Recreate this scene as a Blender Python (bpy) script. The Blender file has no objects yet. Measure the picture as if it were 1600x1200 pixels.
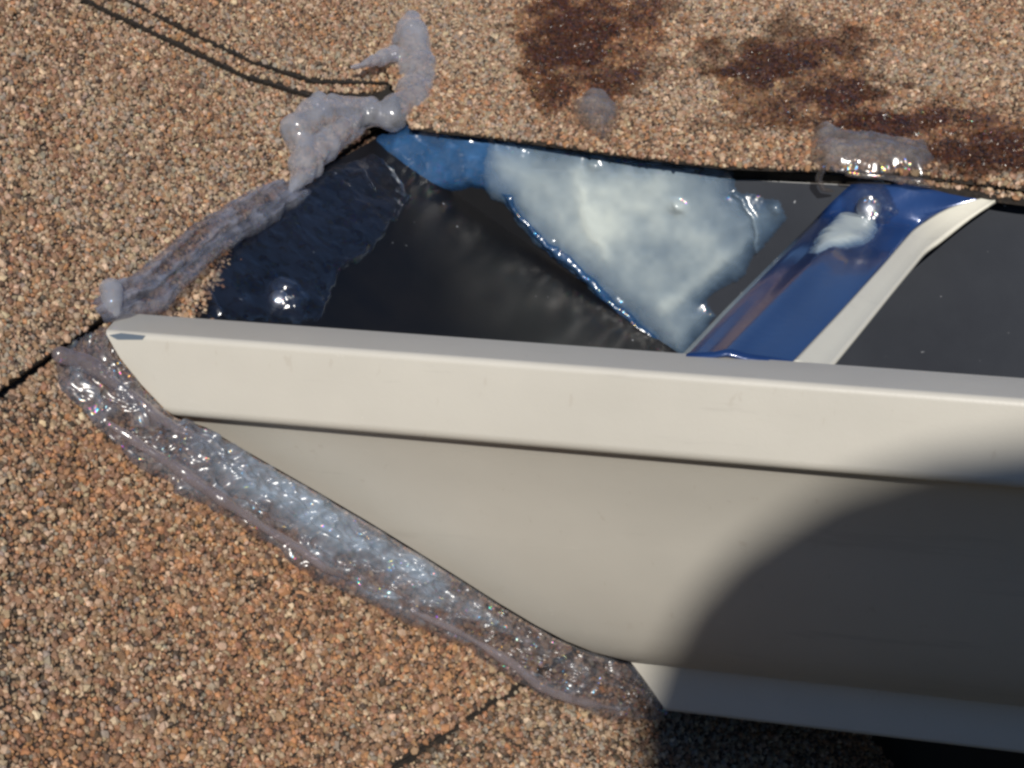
import bpy, bmesh, math
import numpy as np
from mathutils import Vector, Matrix
MM = 0.001
scene = bpy.context.scene
rng = np.random.default_rng(11)

# ------------------------------------------------------------------ camera
PSI, ELE, FPX = math.radians(15.4), math.radians(16.5), 3100.0
cam_d = bpy.data.cameras.new("camera")
cam = bpy.data.objects.new("camera", cam_d)
scene.collection.objects.link(cam)
scene.camera = cam
fw = Vector((-math.sin(PSI)*math.cos(ELE), math.cos(PSI)*math.cos(ELE), -math.sin(ELE)))
rt = Vector((math.cos(PSI), math.sin(PSI), 0))
up = rt.cross(fw)
M = Matrix((rt, up, -fw)).transposed().to_4x4()
M.translation = Vector([177.089, -342.089, 100.995]) * MM
cam.matrix_world = M
cam_d.sensor_width = 36.0
cam_d.lens = 36.0 * FPX / 1600.0
cam_d.clip_start = 0.01
cam_d.clip_end = 500.0

# ------------------------------------------------------------------ light
TO_SUN = Vector((0.30, -1.0, 0.51)).normalized()
sun_d = bpy.data.lights.new("sun", 'SUN')
sun_d.energy = 4.6
sun_d.angle = math.radians(0.53)
sun_d.color = (1.0, 0.95, 0.87)
sun = bpy.data.objects.new("sun", sun_d)
sun.rotation_euler = (-TO_SUN).to_track_quat('-Z', 'Y').to_euler()
sun.location = (0.5, -2, 1.5)
scene.collection.objects.link(sun)
world = bpy.data.worlds.new("World")
scene.world = world
world.use_nodes = True
nt = world.node_tree
sky = nt.nodes.new('ShaderNodeTexSky')
sky.sky_type = 'NISHITA'
sky.sun_disc = False
sky.sun_elevation = math.asin(TO_SUN.z)
sky.sun_rotation = math.atan2(TO_SUN.x, TO_SUN.y)
sky.dust_density = 0.0
sky.air_density = 0.9
sky.ozone_density = 5.0
bg = nt.nodes['Background']
bg.inputs['Strength'].default_value = 0.085
nt.links.new(sky.outputs[0], bg.inputs['Color'])
scene.view_settings.view_transform = 'Standard'
scene.view_settings.look = 'None'
scene.view_settings.exposure = 0.0
scene.view_settings.gamma = 1.0
scene.render.engine = 'CYCLES'
scene.cycles.pixel_filter_type = 'BLACKMAN_HARRIS'
scene.cycles.filter_width = 2.8
scene.cycles.transparent_max_bounces = 24
scene.cycles.max_bounces = 8
scene.cycles.diffuse_bounces = 2

# ------------------------------------------------------------------ frames (mm)
FR = {'S': ([0.0, 0.0, -3.0], [0.99, -0.224, 1.0]), 'W': ([0.0, 0.0, 7.5], [0.99, -0.224, 1.0]), 'T': ([0.0, 0.0, -1.5], [0.99, -0.224, 1.0]), 'B': ([0.0, 129.5, 0.0], [0.0, -1.0, 0.0]), 'U': ([30.0, 125.0, 22.5], [0.05, -0.315, 1.0]), 'E': ([-7.126, 14.0, -2.23], [0.51509, -0.22602, 0.8268]), 'F': ([0.0, 0.0, 0.0], [0.0, -1.0, 0.0]), 'K': ([112.311, 14.0, 0.503], [0.02942, -0.04395, 0.9986]), 'N': ([136.033, 122.5, 7.922], [0.15, -0.8, 0.55]), 'P': ([15.471, 51.974, -5.927], [0.15, -0.8, 0.55])}
def basis(n):
    n = np.array(n, float); n = n/np.linalg.norm(n)
    e1 = np.cross((0, 0, 1), n); e1 = e1/np.linalg.norm(e1)
    return e1, np.cross(n, e1), n
def frame(k):
    o, n = FR[k]
    return (np.array(o, float),) + basis(n)
def lift(k, pts, h=0.0):
    o, e1, e2, n = frame(k)
    pts = np.asarray(pts, float)
    h = np.asarray(h, float)
    return o + pts[:, :1]*e1 + pts[:, 1:2]*e2 + (h[:, None]*n if h.ndim else h*n)
def down(k, P):
    o, e1, e2, n = frame(k)
    q = np.asarray(P, float)-o
    return np.stack([q@e1, q@e2], 1)

# ------------------------------------------------------------------ noise
def vnoise(P, freq, seed=0, oct=3, gain=0.5):
    P = np.asarray(P, float)*freq
    out = np.zeros(len(P)); a = 1.0; tot = 0
    for o in range(oct):
        q = P*(2.03**o) + 37.7*o + seed*13.1
        i = np.floor(q).astype(np.int64); f = q-i; f = f*f*(3-2*f)
        d = P.shape[1]; acc = 0
        for c in range(2**d):
            off = np.array([(c >> k) & 1 for k in range(d)])
            j = i+off
            u = j.astype(np.int64).astype(np.uint32)
            h = u[:, 0]*np.uint32(374761393) + u[:, 1]*np.uint32(668265263) + np.uint32((seed*974711+o*7919) & 0xffffffff)
            if d > 2: h = h + u[:, 2]*np.uint32(2246822519)
            for _ in range(2):
                h = (h ^ (h >> np.uint32(15)))*np.uint32(2246822519); h = (h ^ (h >> np.uint32(13)))*np.uint32(3266489917)
            h = h ^ (h >> np.uint32(16))
            v = (h & np.uint32(0xffff)).astype(float)/65535.0
            w = np.prod(np.where(off, f, 1-f), axis=1)
            acc = acc + v*w
        out += a*(acc-0.5)*2; tot += a; a *= gain
    return out/tot

# ------------------------------------------------------------------ object helpers
def link(o, parent=None):
    scene.collection.objects.link(o)
    if parent is not None: o.parent = parent
    return o
def tag(o, label=None, cat=None, group=None, kind=None):
    if label: o['label'] = label
    if cat: o['category'] = cat
    if group: o['group'] = group
    if kind: o['kind'] = kind
    return o
def mesh_obj(name, V, F, mat, parent=None, smooth=True):
    me = bpy.data.meshes.new(name)
    me.from_pydata([tuple(v) for v in (np.asarray(V, float)*MM)], [], [tuple(int(i) for i in f) for f in F])
    if smooth: me.polygons.foreach_set('use_smooth', [True]*len(me.polygons))
    me.materials.append(mat); me.update()
    return link(bpy.data.objects.new(name, me), parent)
def empty(name, loc=(0, 0, 0)):
    o = bpy.data.objects.new(name, None); o.location = Vector(loc)*MM
    o.empty_display_size = 0.01
    return link(o)
def adopt(child, parent):
    child.parent = parent
    child.matrix_parent_inverse = Matrix.Translation(parent.location).inverted()
def fast_mesh(name, V, tris, mat, col=None, smooth=False):
    me = bpy.data.meshes.new(name)
    V = np.asarray(V, np.float32)*MM; tris = np.asarray(tris, np.int32)
    me.vertices.add(len(V)); me.vertices.foreach_set('co', V.ravel())
    me.loops.add(tris.size); me.loops.foreach_set('vertex_index', tris.ravel())
    me.polygons.add(len(tris))
    me.polygons.foreach_set('loop_start', np.arange(0, tris.size, tris.shape[1], dtype=np.int32))
    me.update(calc_edges=True)
    me.polygons.foreach_set('use_smooth', np.full(len(tris), smooth))
    if col is not None:
        a = me.color_attributes.new('tone', 'FLOAT_COLOR', 'POINT')
        a.data.foreach_set('color', np.concatenate([col, np.ones((len(col), 1))], 1).astype(np.float32).ravel())
    me.materials.append(mat)
    return bpy.data.objects.new(name, me)

# ------------------------------------------------------------------ materials
def new_mat(name):
    m = bpy.data.materials.new(name); m.use_nodes = True
    n = m.node_tree
    return m, n, n.nodes['Principled BSDF'], n.nodes['Material Output']
def node(n, t, **kw):
    x = n.nodes.new(t)
    for k, v in kw.items(): setattr(x, k, v)
    return x
def noise_tex(n, scale, detail=3, rough=0.5, dist=0.0, vec=None):
    tc = node(n, 'ShaderNodeTexCoord')
    t = node(n, 'ShaderNodeTexNoise')
    t.inputs['Scale'].default_value = scale; t.inputs['Detail'].default_value = detail
    t.inputs['Roughness'].default_value = rough; t.inputs['Distortion'].default_value = dist
    if vec is None: n.links.new(tc.outputs['Object'], t.inputs['Vector'])
    else:
        mp = node(n, 'ShaderNodeMapping'); mp.inputs['Scale'].default_value = vec
        n.links.new(tc.outputs['Object'], mp.inputs['Vector']); n.links.new(mp.outputs[0], t.inputs['Vector'])
    return t
def ramp(n, src, stops):
    r = node(n, 'ShaderNodeValToRGB')
    r.color_ramp.elements[0].position, r.color_ramp.elements[0].color = stops[0][0], (*stops[0][1], 1)
    r.color_ramp.elements[1].position, r.color_ramp.elements[1].color = stops[-1][0], (*stops[-1][1], 1)
    for p, c in stops[1:-1]:
        e = r.color_ramp.elements.new(p); e.color = (*c, 1)
    n.links.new(src, r.inputs[0]); return r
def bump(n, bs, src, strength, dist):
    b = node(n, 'ShaderNodeBump'); b.inputs['Strength'].default_value = strength; b.inputs['Distance'].default_value = dist
    n.links.new(src, b.inputs['Height']); n.links.new(b.outputs[0], bs.inputs['Normal']); return b

def painted(name, c, rough=0.42, specks=True, var=0.05):
    m, n, bs, out = new_mat(name)
    big = noise_tex(n, 22, 4, 0.6)
    lo = tuple(x*(1-var) for x in c); hi = tuple(min(1, x*(1+var)) for x in c)
    r = ramp(n, big.outputs[0], [(0.3, lo), (0.7, hi)])
    src = r.outputs[0]
    if specks:
        sp = noise_tex(n, 420, 3, 0.6, 0.2, (1, 1, 0.35))
        k = ramp(n, sp.outputs[0], [(0.66, (0, 0, 0)), (0.72, (0.5, 0.5, 0.5))])
        mx = node(n, 'ShaderNodeMix', data_type='RGBA')
        mx.inputs['B'].default_value = (c[0]*0.86, c[1]*0.83, c[2]*0.8, 1)
        n.links.new(k.outputs[0], mx.inputs['Factor']); n.links.new(src, mx.inputs['A'])
        src = mx.outputs['Result']
        for sc_, lo_, vec_, mul_ in ((90, 0.60, (0.15, 1, 1.6), 0.93), (330, 0.70, (1, 1, 1), 1.22), (150, 0.68, (0.25, 1, 2.5), 1.12)):
            st_ = noise_tex(n, sc_, 5, 0.7, 0.3, vec_)
            k2 = ramp(n, st_.outputs[0], [(lo_, (0, 0, 0)), (lo_+0.05, (1, 1, 1))])
            m2 = node(n, 'ShaderNodeMix', data_type='RGBA'); m2.inputs['B'].default_value = (*[min(0.8, x*mul_) for x in c], 1)
            n.links.new(k2.outputs[0], m2.inputs['Factor']); n.links.new(src, m2.inputs['A']); src = m2.outputs['Result']
    n.links.new(src, bs.inputs['Base Color'])
    bs.inputs['Roughness'].default_value = rough
    fine = noise_tex(n, 1500, 2, 0.6)
    bump(n, bs, fine.outputs[0], 0.25, 0.00012)
    return m
BEIGE = painted("beige_paint", (0.485, 0.462, 0.41))
CREAM = painted("cream_paint", (0.66, 0.63, 0.53), 0.4)
BARE, n, bs, out = new_mat("bare_edge_metal")
bs.inputs['Base Color'].default_value = (0.86, 0.86, 0.84, 1); bs.inputs['Metallic'].default_value = 0.0; bs.inputs['Roughness'].default_value = 0.4

def dark_metal(name, c, rough, dust=(0.10, 0.105, 0.115), dscale=40):
    m, n, bs, out = new_mat(name)
    a = noise_tex(n, dscale, 5, 0.65)
    r = ramp(n, a.outputs[0], [(0.35, c), (0.75, dust)])
    sp = noise_tex(n, 420, 2, 0.5)
    k = ramp(n, sp.outputs[0], [(0.75, (0, 0, 0)), (0.78, (1, 1, 1))])
    mx = node(n, 'ShaderNodeMix', data_type='RGBA'); mx.inputs['B'].default_value = (0.35, 0.36, 0.38, 1)
    n.links.new(k.outputs[0], mx.inputs['Factor']); n.links.new(r.outputs[0], mx.inputs['A'])
    n.links.new(mx.outputs['Result'], bs.inputs['Base Color'])
    bs.inputs['Roughness'].default_value = rough
    bs.inputs['Specular IOR Level'].default_value = 0.3
    f = noise_tex(n, 900, 3, 0.6)
    bump(n, bs, f.outputs[0], 0.15, 0.0001)
    return m
SLATE = dark_metal("slate_inner_coating", (0.019, 0.022, 0.030), 0.6, (0.028, 0.032, 0.041))
BLACK = dark_metal("black_end_coating", (0.003, 0.0035, 0.005), 0.42, (0.009, 0.008, 0.008))
DECKM = dark_metal("roof_felt_black", (0.02, 0.018, 0.016), 0.8, (0.04, 0.035, 0.03))

# shingle granules: colour stored per granule
def granule_mat():
    m, n, bs, out = new_mat("mineral_granules")
    a = node(n, 'ShaderNodeAttribute', attribute_name='tone')
    n.links.new(a.outputs['Color'], bs.inputs['Base Color'])
    bs.inputs['Roughness'].default_value = 0.62
    bs.inputs['Specular IOR Level'].default_value = 0.45
    return m
GRAN = granule_mat()
ASPH, n, bs, out = new_mat("asphalt_mat")
t = noise_tex(n, 700, 4, 0.7)
r = ramp(n, t.outputs[0], [(0.35, (0.010, 0.008, 0.007)), (0.6, (0.03, 0.022, 0.016)), (0.8, (0.12, 0.075, 0.045))])
n.links.new(r.outputs[0], bs.inputs['Base Color']); bs.inputs['Roughness'].default_value = 0.85
bump(n, bs, t.outputs[0], 0.8, 0.0006)

def sealant(name, thin, thick, alpha_lo, alpha_hi, rough=0.07, spec=0.6, bscale=500, bstr=0.5, film=True, stretch=None, coat_bump=0.00025, trc=(0.85, 0.86, 0.88), nzk=0.7, const=None, det=2.0):
    """clear to milky silicone: 'body' attribute (0 thin .. 1 thick) drives how much it scatters"""
    m, n, bs, out = new_mat(name)
    at = node(n, 'ShaderNodeAttribute', attribute_name='body') if const is None else node(n, 'ShaderNodeValue')
    if const is not None: at.outputs[0].default_value = const
    AO = at.outputs['Fac'] if const is None else at.outputs[0]
    col = ramp(n, AO, [(0.0, thin), (1.0, thick)])
    nz = noise_tex(n, 130, 4, 0.6, 0.6, stretch)
    al = node(n, 'ShaderNodeMapRange'); al.inputs['To Min'].default_value = alpha_lo; al.inputs['To Max'].default_value = alpha_hi
    mul = node(n, 'ShaderNodeMath', operation='MULTIPLY_ADD')
    mul.inputs[1].default_value = nzk; n.links.new(nz.outputs[0], mul.inputs[0])
    sc = node(n, 'ShaderNodeMath', operation='SUBTRACT'); sc.inputs[1].default_value = nzk*0.5
    n.links.new(AO, sc.inputs[0]); n.links.new(sc.outputs[0], mul.inputs[2])
    n.links.new(mul.outputs[0], al.inputs['Value'])
    dif = node(n, 'ShaderNodeBsdfDiffuse'); n.links.new(col.outputs[0], dif.inputs['Color'])
    tl = node(n, 'ShaderNodeBsdfTranslucent'); n.links.new(col.outputs[0], tl.inputs['Color'])
    body = node(n, 'ShaderNodeMixShader'); body.inputs[0].default_value = 0.25
    n.links.new(dif.outputs[0], body.inputs[1]); n.links.new(tl.outputs[0], body.inputs[2])
    tr = node(n, 'ShaderNodeBsdfTransparent'); tr.inputs['Color'].default_value = (*trc, 1)
    mix = node(n, 'ShaderNodeMixShader')
    n.links.new(al.outputs[0], mix.inputs[0]); n.links.new(tr.outputs[0], mix.inputs[1]); n.links.new(body.outputs[0], mix.inputs[2])
    bs.inputs['Base Color'].default_value = (0, 0, 0, 1)
    bs.inputs['Roughness'].default_value = rough
    bs.inputs['Specular IOR Level'].default_value = spec
    if film:
        th = noise_tex(n, 300, 2, 0.5)
        mr = node(n, 'ShaderNodeMapRange'); mr.inputs['From Min'].default_value = 0.52; mr.inputs['From Max'].default_value = 0.75; mr.inputs['To Min'].default_value = 0; mr.inputs['To Max'].default_value = 700
        n.links.new(th.outputs[0], mr.inputs['Value']); n.links.new(mr.outputs[0], bs.inputs['Thin Film Thickness'])
        bs.inputs['Thin Film IOR'].default_value = 1.33
    b = noise_tex(n, bscale, det, 0.5, 0.4, stretch)
    bump(n, bs, b.outputs[0], bstr, coat_bump)
    add = node(n, 'ShaderNodeAddShader')
    n.links.new(mix.outputs[0], add.inputs[0]); n.links.new(bs.outputs[0], add.inputs[1])
    n.links.new(add.outputs[0], out.inputs['Surface'])
    return m
SIL_MILK = sealant("milky_silicone", (0.12, 0.26, 0.46), (0.60, 0.66, 0.63), 0.15, 1.0, 0.22, 0.8, 180, 0.35, nzk=0.15)
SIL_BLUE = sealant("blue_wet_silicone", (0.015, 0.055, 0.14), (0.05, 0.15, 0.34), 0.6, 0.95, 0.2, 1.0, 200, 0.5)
SIL_FOG = sealant("foggy_silicone", (0.18, 0.17, 0.20), (0.36, 0.38, 0.46), 0.20, 0.85, 0.2, 1.0, 200, 0.4, trc=(0.7, 0.69, 0.72))
SIL_BLOB = sealant("rounded_foggy_silicone", (0.43, 0.44, 0.48), (0.43, 0.44, 0.48), 0.22, 0.66, 0.2, 1.0, 110, 0.5, coat_bump=0.0012, det=1.0, const=0.5, trc=(0.82, 0.82, 0.86))
SIL_ROPE = sealant("pinkish_clear_silicone", (0.42, 0.37, 0.38), (0.42, 0.37, 0.38), 0.05, 0.5, 0.2, 1.0, 260, 0.9, coat_bump=0.0009, const=0.5, trc=(0.72, 0.68, 0.7))
SIL_STRIP = sealant("crinkled_clear_silicone", (0.12, 0.10, 0.11), (0.34, 0.43, 0.54), 0.06, 0.72, 0.27, 1.0, 120, 0.85, coat_bump=0.0022, trc=(0.70, 0.68, 0.70), det=1.5)
SIL_CLEAR = sealant("thin_clear_silicone", (0.02, 0.025, 0.05), (0.12, 0.14, 0.20), 0.02, 0.7, 0.2, 0.9, 160, 0.45)
SIL_DIRTY = sealant("dirty_silicone", (0.22, 0.19, 0.17), (0.40, 0.38, 0.37), 0.15, 0.6, 0.22, 1.0, 220, 1.0, film=True, coat_bump=0.0006, trc=(0.75, 0.72, 0.7))
SIL_SOAK = sealant("soaked_sealant", (0.05, 0.03, 0.02), (0.06, 0.035, 0.022), 0.0, 0.12, 0.2, 0.4, 420, 1.0, coat_bump=0.003, trc=(0.82, 0.73, 0.64))

STRAP, n, bs, out = new_mat("sky_tinted_steel")  # plain steel; the blue sky reflection is painted into its base colour
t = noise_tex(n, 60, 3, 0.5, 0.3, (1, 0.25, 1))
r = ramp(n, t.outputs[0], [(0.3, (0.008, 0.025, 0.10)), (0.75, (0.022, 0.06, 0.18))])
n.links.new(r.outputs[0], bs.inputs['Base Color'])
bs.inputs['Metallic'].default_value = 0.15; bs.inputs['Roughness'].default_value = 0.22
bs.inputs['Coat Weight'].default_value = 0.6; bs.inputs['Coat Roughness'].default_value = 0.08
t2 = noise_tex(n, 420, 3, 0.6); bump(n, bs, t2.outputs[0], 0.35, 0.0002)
ZINC, n, bs, out = new_mat("zinc_screw")
bs.inputs['Base Color'].default_value = (0.75, 0.76, 0.78, 1); bs.inputs['Metallic'].default_value = 1.0; bs.inputs['Roughness'].default_value = 0.42
GAP, n, bs, out = new_mat("seam_gap_shadowed_metal")
bs.inputs['Base Color'].default_value = (0.10, 0.13, 0.17, 1); bs.inputs['Roughness'].default_value = 0.5

# ------------------------------------------------------------------ setting: ground far below, roof decks
def plane_sheet(name, k, x0, x1, y0, y1, h, mat):
    P = lift(k, [(x0, y0), (x1, y0), (x1, y1), (x0, y1)], h)
    return mesh_obj(name, P, [(0, 1, 2, 3)], mat, smooth=False)
GROUND, n, bs, out = new_mat("dry_lawn")
t = noise_tex(n, 3, 6, 0.7); r = ramp(n, t.outputs[0], [(0.3, (0.05, 0.06, 0.025)), (0.7, (0.11, 0.10, 0.05))])
n.links.new(r.outputs[0], bs.inputs['Base Color']); bs.inputs['Roughness'].default_value = 0.95
g = mesh_obj("ground", [(-3e5, -3e5, -3200), (3e5, -3e5, -3200), (3e5, 3e5, -3200), (-3e5, 3e5, -3200)], [(0, 1, 2, 3)], GROUND, smooth=False)
tag(g, kind='structure')

BLOCKERM, n, bs, out = new_mat("sky_blocker_green")  # added unseen ring of dark trees, blocks low sky to deepen the shade
t = noise_tex(n, 2, 6, 0.7); r = ramp(n, t.outputs[0], [(0.3, (0.015, 0.022, 0.01)), (0.7, (0.05, 0.06, 0.025))])
n.links.new(r.outputs[0], bs.inputs['Base Color']); bs.inputs['Roughness'].default_value = 0.95
NW = 360; ang = np.linspace(0, 2*math.pi, NW, endpoint=False)
hw = 8500+3500*vnoise(np.stack([np.cos(ang), np.sin(ang)], 1)+3, 6.0, 4, 4)
V = np.vstack([np.stack([np.cos(ang)*r_, np.sin(ang)*r_, z_], 1) for r_, z_ in ((36000, np.full(NW, -3300)), (38000, hw*0.7), (41000, hw), (50000, hw*0.9), (56000, np.full(NW, -3300)))])
wd = mesh_obj("low_sky_blocker", V, [(a*NW+i, a*NW+(i+1) % NW, (a+1)*NW+(i+1) % NW, (a+1)*NW+i) for a in range(4) for i in range(NW)], BLOCKERM)
tag(wd, kind='stuff')
# ------------------------------------------------------------------ shingles
def poly_sd(P, poly):
    """signed distance, positive inside"""
    P = np.asarray(P, float); poly = np.asarray(poly, float)
    d = np.full(len(P), 1e9); ins = np.zeros(len(P), bool)
    for a, b in zip(poly, np.roll(poly, -1, 0)):
        ab = b-a; t = np.clip(((P-a)@ab)/max(ab@ab, 1e-9), 0, 1)
        d = np.minimum(d, np.linalg.norm(P-(a+t[:, None]*ab), axis=1))
        c = (a[1] > P[:, 1]) != (b[1] > P[:, 1])
        with np.errstate(divide='ignore', invalid='ignore'):
            xi = (b[0]-a[0])*(P[:, 1]-a[1])/(b[1]-a[1])+a[0]
        ins ^= c & (P[:, 0] < xi)
    return np.where(ins, d, -d)
ICO = None
def ico():
    p = (1+5**0.5)/2
    V = np.array([(-1, p, 0), (1, p, 0), (-1, -p, 0), (1, -p, 0), (0, -1, p), (0, 1, p), (0, -1, -p), (0, 1, -p), (p, 0, -1), (p, 0, 1), (-p, 0, -1), (-p, 0, 1)], float)
    V /= np.linalg.norm(V[0])
    F = np.array([(0, 11, 5), (0, 5, 1), (0, 1, 7), (0, 7, 10), (0, 10, 11), (1, 5, 9), (5, 11, 4), (11, 10, 2), (10, 7, 6), (7, 1, 8), (3, 9, 4), (3, 4, 2), (3, 2, 6), (3, 6, 8), (3, 8, 9), (4, 9, 5), (2, 4, 11), (6, 2, 10), (8, 6, 7), (9, 8, 1)])
    return V, F
PAL = np.array([(0.345, 0.245, 0.162), (0.26, 0.152, 0.088), (0.20, 0.10, 0.055), (0.37, 0.18, 0.082), (0.085, 0.052, 0.034), (0.24, 0.20, 0.16), (0.52, 0.375, 0.25), (0.03, 0.021, 0.016)])
#            tan    brown  rust-brown orange dark  grey  cream  black
STAINS = [  # (frame, centre mm, radii mm, strength, colour multiplier): soaked patches above the eave
] 
def stain_field(k, xy):
    s = np.zeros(len(xy))
    for kk, c, rx, ry, st in STAINS:
        if kk != k: continue
        q = (xy-np.array(c))/np.array([rx, ry])
        w = vnoise(xy, 0.16, 5, 4)*0.9
        s = np.maximum(s, st*np.clip(2.0*(1.05-np.linalg.norm(q, axis=1)+w), 0, 1))
    return s
def granules(k, poly, h0, size, mix, parent_name, seed, density=1.0, tex=None):
    """scatter individual stone granules over a shingle face"""
    r = np.random.default_rng(seed)
    poly = np.asarray(poly, float)
    lo, hi = poly.min(0), poly.max(0)
    step = size*0.80/math.sqrt(density)
    gx, gy = np.meshgrid(np.arange(lo[0], hi[0], step), np.arange(lo[1], hi[1], step*0.9))
    gx = gx + (np.arange(gx.shape[0]) % 2)[:, None]*step*0.5
    P = np.stack([gx.ravel(), gy.ravel()], 1) + r.uniform(-0.42, 0.42, (gx.size, 2))*step
    edge = vnoise(P, 0.25, seed, 2)*0.5
    sd = poly_sd(P, poly)
    P = P[(sd+edge) > 0.15]
    # cull what no nearby viewpoint can see much of: only keep the granules near the picture
    N = len(P)
    sz = size*r.lognormal(-0.08, 0.28, N)*0.56
    sz = np.clip(sz, size*0.25, size*0.95)
    V0, F0 = ico()
    jit = 1+r.uniform(-0.28, 0.28, (N, 12, 1))
    V = V0[None]*jit
    V = V*np.stack([r.uniform(0.75, 1.35, N), r.uniform(0.7, 1.15, N), r.uniform(0.6, 1.0, N)], 1)[:, None]
    ax = r.normal(size=(N, 4)); ax /= np.linalg.norm(ax, axis=1)[:, None]
    w, x, y, z = ax.T
    R = np.stack([1-2*(y*y+z*z), 2*(x*y-z*w), 2*(x*z+y*w), 2*(x*y+z*w), 1-2*(x*x+z*z), 2*(y*z-x*w), 2*(x*z-y*w), 2*(y*z+x*w), 1-2*(x*x+y*y)], 1).reshape(N, 3, 3)
    V = np.einsum('nij,nvj->nvi', R, V)*sz[:, None, None]
    o, e1, e2, nn = frame(k)
    hh = h0 + vnoise(P, 0.12, seed+3, 2)*0.35 + r.uniform(-0.25, 0.3, N)*size*0.6
    base = lift(k, P, hh)
    V = V[..., 0:1]*e1+V[..., 1:2]*e2+V[..., 2:3]*nn + base[:, None]
    # colours
    m = np.array(mix, float)
    reg = vnoise(P, 0.045, seed+7, 3)
    W = np.repeat(m[None], N, 0)
    W[:, 3] *= np.clip(1+2.2*reg, 0.15, 4); W[:, 2] *= np.clip(1+1.5*reg, 0.3, 3)
    W[:, 5] *= np.clip(1-2.2*reg, 0.2, 4); W[:, 0] *= np.clip(1-1.0*reg, 0.3, 3)
    W = W.cumsum(1); W /= W[:, -1:]
    idx = (r.random(N)[:, None] > W).sum(1).clip(0, 7)
    PM = (PAL*m[:, None]).sum(0)/m.sum()
    C = (PAL[idx]*0.86+PM*0.14)*(1+r.uniform(-0.22, 0.22, (N, 1)))*(1+r.uniform(-0.06, 0.06, (N, 3)))
    st = stain_field(k, P)[:, None]
    C = C*(1-st) + C*np.array([0.25, 0.155, 0.09])*st
    C = np.repeat(C[:, None], 12, 1).reshape(-1, 3)
    F = (F0[None]+(np.arange(N)*12)[:, None, None]).reshape(-1, 3)
    return V.reshape(-1, 3), F, C
def shingle(k, poly, h0, thick, label, mix, seed, size=1.08, backing=None, density=1.0):
    """asphalt slab with a granule-covered face; poly in plane coordinates"""
    poly = np.asarray(poly, float)
    V, F, C = granules(k, poly, h0-0.35, size, mix, '', seed, density)
    # slab: top and skirt
    full = np.asarray(backing if backing is not None else poly, float)
    # ragged outline
    out = []
    for a, b in zip(full, np.roll(full, -1, 0)):
        L = np.linalg.norm(b-a); n = max(1, int(L/3)); 
        for i in range(n): out.append(a+(b-a)*i/n)
    out = np.array(out)
    if backing is None: out = out + np.stack([vnoise(out, 0.3, seed, 2), vnoise(out, 0.3, seed+1, 2)], 1)*0.4
    n = len(out)
    top = lift(k, out, h0-0.55); bot = lift(k, out, h0-thick)
    o = empty('shingle', tuple(lift(k, [poly.mean(0)], h0-thick)[0]))
    g_ = link(fast_mesh('granule_coating', V, F, GRAN, C)); adopt(g_, o)
    g_['kind'] = 'stuff'
    Fs = [tuple(range(n)), tuple(range(2*n-1, n-1, -1))] + [(i, n+i, n+(i+1) % n, (i+1) % n) for i in range(n)]
    s_ = mesh_obj('asphalt_sheet', np.vstack([top, bot]), Fs, ASPH, smooth=False); adopt(s_, o)
    tag(o, label, 'shingle', 'asphalt shingles on the roof')
    return o
def clipline(poly, a, b):
    """part of polygon on the left of a->b"""
    out = []; a = np.array(a); b = np.array(b); nrm = np.array([-(b-a)[1], (b-a)[0]])
    P = [np.array(p, float) for p in poly]
    for p, q in zip(P, P[1:]+P[:1]):
        sp, sq = (p-a)@nrm, (q-a)@nrm
        if sp >= 0: out.append(p)
        if sp*sq < 0: out.append(p+(q-p)*sp/(sp-sq))
    return np.array(out)
RECT = np.array([(-110, -200), (150, -200), (150, 100), (-110, 100)], float)   # visible patch of the left slope, plane mm
L1a, L1b = [(-30.86, -0.53), (2.09, 5.75)]
L2a, L2b = [(-10.74, -98.67), (35.39, -101.48)]
DG = [(58.71, 89.57), (67.25, 81.83), (89.87, 62.98), (101.22, 53.73), (119.12, 44.57), (150.1, 39.79), (153.28, 31.47), (163.69, 26.22)]
DH = [(61.52, 92.77), (77.62, 80.62), (93.2, 66.36), (104.51, 56.93), (122.04, 47.26), (152.69, 42.03), (158.2, 32.83), (168.77, 27.55)]
MIX_TAN = (0.36, 0.26, 0.10, 0.04, 0.08, 0.13, 0.08, 0.03)
MIX_RUST = (0.22, 0.30, 0.17, 0.12, 0.08, 0.05, 0.07, 0.04)
MIX_DARK = (0.20, 0.20, 0.14, 0.07, 0.16, 0.12, 0.05, 0.10)
STAINS += [('U', [(29.47, 53.4)][0], 17, 34, 1.0), ('U', [(27.05, 21.98)][0], 9, 18, 0.9), ('U', [(41.5, 26.24)][0], 9, 16, 0.8), ('U', [(47.46, 70.8)][0], 10, 20, 0.7),
           ('U', [(78.94, 39.0)][0], 20, 18, 1.0), ('U', [(94.99, 22.58)][0], 18, 15, 1.0), ('U', [(102.5, 55.67)][0], 10, 16, 0.9),
           ('U', [(111.67, 7.15)][0], 18, 12, 1.0), ('U', [(131.91, -7.22)][0], 30, 14, 1.0), ('U', [(80.58, 5.95)][0], 22, 7, 0.6), ('U', [(67.29, 42.53)][0], 9, 14, 0.8), ('U', [(124.28, 11.12)][0], 14, 9, 0.7), ('U', [(49.3, 34.13)][0], 8, 14, 0.6), ('U', [(87.35, 55.2)][0], 12, 14, 0.8)]

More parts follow.
